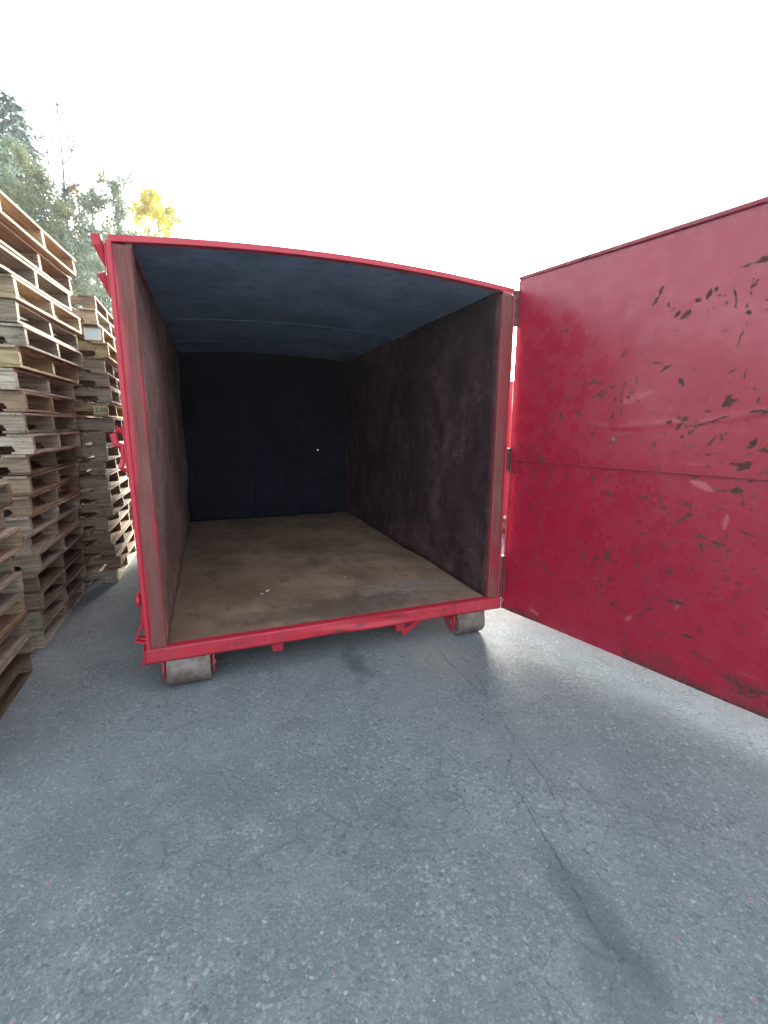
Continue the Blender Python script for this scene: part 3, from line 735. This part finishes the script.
sC = stack(20, lambda z: 2.25, lambda z: (lerp(-.545, -.44, (z-.6)/1.4)-lerp(0, .04, (z-2.2)/.3), lerp(-.55, -.47, (z-.6)/1.6)),
    'the tall stack behind the leaning one', 'pallets of the tall stack behind the leaning one', 37,
    {17: {'wood': 'dull yellow', 'proto': 0, 'dx': 0}, 16: {'wood': 'dull yellow', 'proto': 1}, 15: {'wood': 'grey weathered'}, 14: {'wood': 'grey weathered'}, 0: {'wood': 'whitish'}, 12: {'wood': 'dull yellow', 'proto': 0}, 3: {'wood': 'brown'}, 9: {'wood': 'whitish'}})
sD = stack(20, lambda z: 3.56, lambda z: (-.57+.075*z, -.59+.07*z), 'the farthest stack behind the container post', 'pallets of the farthest stack', 51)
for pr in protos:
    for p in pr: bpy.data.objects.remove(p)
# paper tag, stencilled card and green paint on stringers
def front_mark(root, x0, x1, z0, z1, name, mat, proud=.004):
    # on the near stringer face (local y = -BL/2+.01)
    y = -BL/2+.03-pst/2
    return MB().box(x0, x1, y-proud, y-.0015, z0, z1).build(name, mat, root)
M['tag'] = mat_simple('pale_blue_paper', (.62, .78, .84), (.52, .70, .78), 30, .6, 0, .05)
M['tagw'] = mat_simple('white_paper', (.78, .80, .82), (.70, .73, .76), 30, .6, 0, .05)
M['yel'] = mat_simple('pale_yellow_card', (.55, .56, .30), (.48, .48, .26), 30, .7, 0, .05)
M['green'] = mat_simple('green_paint', (.02, .30, .22), (.04, .22, .17), 20, .6)
M['ink'] = mat_simple('black_ink', (.03, .035, .03), (.05, .05, .045), 30, .7, 0, 0)
t = front_mark(sC[17], .505-.145, .505-.008, .012, .114, 'paper_label', M['tagw'])
front_mark(t, .505-.132, .505-.02, .035, .104, 'printed_panel', M['tag'], .0065)
t = front_mark(sC[12], .505-.12, .50, .03, .105, 'card_label', M['yel'])
fc = bpy.data.curves.new('stencil_text', 'FONT'); fc.body = '12.00'; fc.size = .058; fc.extrude = .0006; fc.align_x = 'CENTER'
fo = bpy.data.objects.new('stencil_text', fc); COL.objects.link(fo); fo.parent = t; fo.rotation_euler = (R(90), 0, 0); fo.location = (.44, -BL/2+.03-pst/2-.0055, .048)
fc.materials.append(M['ink'])
bpy.context.view_layer.update()
tme = bpy.data.meshes.new_from_object(fo.evaluated_get(bpy.context.evaluated_depsgraph_get()))
fo2 = bpy.data.objects.new('stencil_text', tme); COL.objects.link(fo2); fo2.parent = t; fo2.rotation_euler = fo.rotation_euler; fo2.location = fo.location
bpy.data.objects.remove(fo); fo2.name = 'stencil_text'
y = front_mark(sD[17], .505-.24, .506, .02, .118, 'green_painted_end', M['green'])

# ================================================================= SMALL LITTER ON THE CONTAINER FLOOR
M['chip'] = mat_simple('pale_wood_chip', (.55, .50, .36), (.42, .38, .27), 40, .8)
rl = random.Random(3)
def litter(x, y, s, lab, seed, zf=F+.004, kind='wood_chip', cat='chip', grp='pale chips scattered on the container floor'):
    r = random.Random(seed); vs = []; n = 7
    for k in range(n):
        t = 2*math.pi*k/n; q = s*r.uniform(.5, 1.1); vs.append((q*math.cos(t)*1.6, q*math.sin(t)*.8, r.uniform(0, s*.5)))
    vs2 = [(a*.8, b*.8, c+s*.25) for a, b, c in vs]
    fs = [tuple(range(n))] + [tuple(range(2*n-1, n-1, -1))] + [(k, (k+1) % n, n+(k+1) % n, n+k) for k in range(n)]
    o = MB().add(vs+vs2, fs).build(kind, M['chip'], None, (x, y, zf+.003)); o.rotation_euler.z = r.uniform(0, 6)
    tag(o, lab, cat, grp)
spots = [((268, 592), .016), ((262, 595), .012), ((322, 558), .012), ((345, 578), .012), ((352, 582), .010), ((317, 543), .009), ((195, 560), .009)]
CAMP = np.array([.407, -2.81, 1.575])
CM = np.array(cam_matrix(Vector((0.407, -2.81, 1.575)), 0.366, 0.187, -0.005))[:3, :3]
def hit(u, v, z):      # point of a level plane seen at a photo position, used to measure where things lie
    d = CM @ np.array([(u-384)/453.3, -(v-512)/453.3, -1.0]); t_ = (z-CAMP[2])/d[2]; return CAMP+t_*d
for k, ((u, v), s) in enumerate(spots):
    p = hit(u, v, F); litter(p[0], p[1], s, 'tiny pale chip lying loose on the brown container floor', k)

# loose grit on the asphalt: nobody could count it
M['grit'] = mat_simple('pale_grit', (.24, .255, .26), (.11, .12, .13), 3, .9, 0, .1, .1)
def grit():
    r = np.random.RandomState(8); N = 5200
    x = r.uniform(-1.3, 3.2, N); y = -2.4+6.0*r.rand(N)**1.3; s = .001+.0035*r.rand(N)**4
    base = np.array([(1, 0, 0), (0, 1, 0), (-1, 0, 0), (0, -1, 0), (0, 0, .7), (.7, .7, 0), (-.6, .6, 0)])
    vs = []; fs = []
    for i in range(N):
        a = r.rand()*6.28; c, d = math.cos(a), math.sin(a); e1 = r.uniform(.6, 1.4)
        o = len(vs)
        for k, (p, q, h_) in enumerate(((1, 0, 0), (0, 1, 0), (-1, 0, 0), (0, -1, 0), (r.uniform(-.3, .3), r.uniform(-.3, .3), .8))):
            p *= e1; vs.append((x[i]+s[i]*(p*c-q*d), y[i]+s[i]*(p*d+q*c), s[i]*h_+.0005))
        fs += [(o, o+1, o+4), (o+1, o+2, o+4), (o+2, o+3, o+4), (o+3, o, o+4)]
    m = MB(); m.v = vs; m.f = fs
    tag(m.build('loose_grit', M['grit'], fix=False), 'loose pale grit and tiny stones scattered over the grey asphalt', 'grit', kind='stuff')
grit()

# ================================================================= TREES
def leafcloud(m, pts, size, r, per=1):
    for p in pts:
        for _ in range(per):
            q = Vector(p)+Vector((r.gauss(0, 1), r.gauss(0, 1), r.gauss(0, 1)))*size*1.2
            a = Vector((r.gauss(0, 1), r.gauss(0, 1), r.gauss(0, 1))).normalized(); b = a.orthogonal().normalized()
            s = size*r.uniform(.6, 1.3)
            m.add([q-a*s, q-b*s*.45, q+a*s, q+b*s*.45], [(0, 1, 2, 3)])
def broad_tree(name, loc, h, spread, label, leaf, seed, lsize=.05, dens=3, lean=(0, 0), levels=3, trunk_r=.09, start=.2, leafy=1.0, group=None, nb=14, bark='bark', mr=.003):
    r = random.Random(seed); root = tag(empty(name, loc), label, 'tree', group)
    tm = MB(); lm = MB(); tips = []
    tr = []
    n = 9
    for i in range(n+1):
        q = i/n; tr.append(Vector((lean[0]*q+r.uniform(-.05, .05)*h*.08*q, lean[1]*q+r.uniform(-.05, .05)*h*.08*q, h*q)))
    tm.tube(tr, [trunk_r*(1-.9*i/n)+.006 for i in range(n+1)], 7)
    def branch(p, d, L, rad, lev):
        pts = [p]; q = p; n_ = 4; dd = d.normalized()
        for i in range(n_):
            dd = (dd + Vector((r.gauss(0, .16), r.gauss(0, .16), r.gauss(.05, .12)))).normalized()
            q = q + dd*L/n_; pts.append(q)
        tm.tube(pts, [rad*(1-.75*i/n_)+mr for i in range(n_+1)], 5 if lev < 2 else 4, cap=False)
        if lev < levels:
            for k in range(r.randint(3, 4) if lev < 2 else 3):
                t_ = r.uniform(.3, 1); i = min(n_-1, int(t_*n_)); pp = pts[i].lerp(pts[i+1], t_*n_-i)
                nd = (dd + Vector((r.gauss(0, .6), r.gauss(0, .6), r.gauss(.1, .4)))).normalized()
                branch(pp, nd, L*r.uniform(.45, .65), rad*.5, lev+1)
        if lev >= levels-1:
            for i in range(1, n_+1):
                if r.random() < leafy: tips.append(pts[i])
    for k in range(nb):
        q = start+(1-start)*((k+.5)/nb)**.9; i = min(n-1, int(q*n)); p = tr[i].lerp(tr[i+1], q*n-i)
        a = k*2.4+r.uniform(-.5, .5); L = spread*(1.15-q*.75)*r.uniform(.7, 1.15)
        d = Vector((math.cos(a), math.sin(a), r.uniform(.35, .95)))
        branch(p, d, L, trunk_r*.42*(1.1-q), 1)
    tm.build('trunk', M[bark], root, fix=False)
    if leaf is not None and leafy > 0:
        leafcloud(lm, tips, lsize, r, dens); lm.build('crown', leaf, root, fix=False)
    return root
def conifer(name, loc, h, rad, label, leaf, seed, group=None, nb=120, zmin=.12):
    r = random.Random(seed); root = tag(empty(name, loc), label, 'tree', group)
    tm = MB(); tm.tube([(0, 0, 0), (.05, 0, h*.5), (0, 0, h)], [.18, .1, .015], 8); lm = MB()
    bm_ = MB()
    for k in range(nb):
        q = zmin+(1-zmin)*(k/nb)**1.05; z = h*q; a = k*2.39996+r.uniform(-.3, .3); L = rad*(1-q)**.8*r.uniform(.6, 1.15)+.12
        p0 = Vector((0, 0, z)); d = Vector((math.cos(a), math.sin(a), 0)); pts = [p0+d*L*t_+Vector((0, 0, L*(.10*t_-.38*t_*t_+.15*t_**3))) for t_ in (0, .25, .5, .75, 1)]
        tm.tube(pts, [.028*(1-q)+.008, .02*(1-q)+.006, .012, .008, .004], 4, cap=False)
        nn_ = int(14+L*26)
        for i in range(nn_):
            t_ = r.uniform(.15, 1.02); j = min(3, int(t_*4)); c = pts[j].lerp(pts[j+1], t_*4-j)
            side = d.cross(Vector((0, 0, 1)))*r.choice((-1, 1))*r.uniform(.0, .38)*(1.15-t_)*L*.8
            q0 = c+side*.35; tip = c+side+d*r.uniform(.02, .16)+Vector((0, 0, r.uniform(-.16, .02)))
            ax = (tip-q0); wv = ax.cross(Vector((r.gauss(0, 1), r.gauss(0, 1), 2))).normalized()*r.uniform(.018, .04)
            lm.add([q0-wv*.5, q0+wv*.5, tip+wv, tip-wv], [(0, 1, 2, 3)])
            for _ in range(2):
                qq = q0.lerp(tip, r.random()); w2 = Vector((r.gauss(0, 1), r.gauss(0, 1), r.gauss(-.4, .6))).normalized()*r.uniform(.05, .11); w3 = w2.orthogonal().normalized()*.014
                lm.add([qq-w3, qq+w3, qq+w2], [(0, 1, 2)])
    tm.build('trunk', M['bark'], root, fix=False); lm.build('crown', leaf, root, fix=False)
    return root
LG = mat_leaf('bluegreen_needles', (.12, .19, .18), (.19, .27, .23), .4)
LO = mat_leaf('olive_leaves', (.20, .26, .15), (.32, .33, .17), .45)
LP = mat_leaf('pale_green_leaves', (.20, .28, .21), (.30, .37, .26), .45)
LY = mat_leaf('yellow_leaves', (.72, .60, .06), (.58, .54, .10), .5)
LYG = mat_leaf('amber_leaves', (.42, .30, .07), (.30, .28, .10), .45)
conifer('conifer_tree', (-3.95, 13.6, 0), 10.1, 2.7, 'tall blue-green conifer at the left edge rising behind the pallets', LG, 1, nb=330)
conifer('conifer_tree', (-6.9, 16.5, 0), 11.5, 2.8, 'blue-green conifer farther left, beyond the tall one', LG, 2, nb=120)
broad_tree('bare_tree', (-2.9, 12.2, 0), 8.9, 1.3, 'slim bare grey tree with the highest twig left of the container', LP, 3, levels=3, leafy=.10, trunk_r=.08, lsize=.04, dens=1, lean=(.3, 0), nb=16, start=.35, mr=.010)
broad_tree('bare_tree', (-2.25, 12.6, 0), 7.9, 1.1, 'slender twiggy tree with a few amber leaves beside the bare one', LYG, 4, levels=3, leafy=.6, trunk_r=.06, lsize=.045, dens=4, lean=(.1, 0), nb=14, start=.35, mr=.008)
broad_tree('leafy_tree', (-3.7, 11.6, 0), 7.4, 1.9, 'pale green thin-leaved tree in front of the conifer', LP, 5, levels=4, leafy=.9, trunk_r=.07, lsize=.05, dens=4, nb=34, start=.1)
broad_tree('leafy_tree', (-2.9, 10.9, 0), 6.6, 1.7, 'olive leafy tree behind the top of the leaning pallet stack', LO, 6, levels=4, leafy=.9, trunk_r=.06, lsize=.045, dens=4, nb=32, start=.1)
broad_tree('leafy_tree', (-1.7, 11.8, 0), 6.9, 1.7, 'pale green leafy tree just left of the container corner', LP, 7, levels=4, leafy=.9, trunk_r=.06, lsize=.045, dens=4, nb=32, start=.1)
broad_tree('yellow_tree', (-.62, 14.2, 0), 8.2, 1.6, 'bright yellow autumn tree rising above the container top', LY, 8, levels=4, leafy=.9, trunk_r=.06, lsize=.05, dens=3, nb=38, start=.3)
broad_tree('leafy_bush', (-1.5, 8.6, 0), 4.9, 1.3, 'green bush between the pallet stacks and the container', LP, 9, levels=4, leafy=.8, trunk_r=.05, lsize=.035, dens=2, nb=22, start=.05)

# ================================================================= ADDED HAZE
hz_ = MB().box(-24, 24, -8, 34, -1, 16).build('added_haze', bpy.data.materials.new('flare_veil_haze'))  # added volume, its pale veil stands in for lens flare
tag(hz_, 'thin haze added over the yard to veil it like lens flare', 'added_haze', kind='stuff')
hm = hz_.data.materials[0]; hm.use_nodes = True; ht = hm.node_tree; ht.nodes.clear()
ho = ht.nodes.new('ShaderNodeOutputMaterial'); hv = ht.nodes.new('ShaderNodeVolumePrincipled')
hv.inputs['Color'].default_value = (.92, .96, 1, 1); hv.inputs['Density'].default_value = HAZE
hv.inputs['Anisotropy'].default_value = .5
ht.links.new(hv.outputs[0], ho.inputs['Volume'])
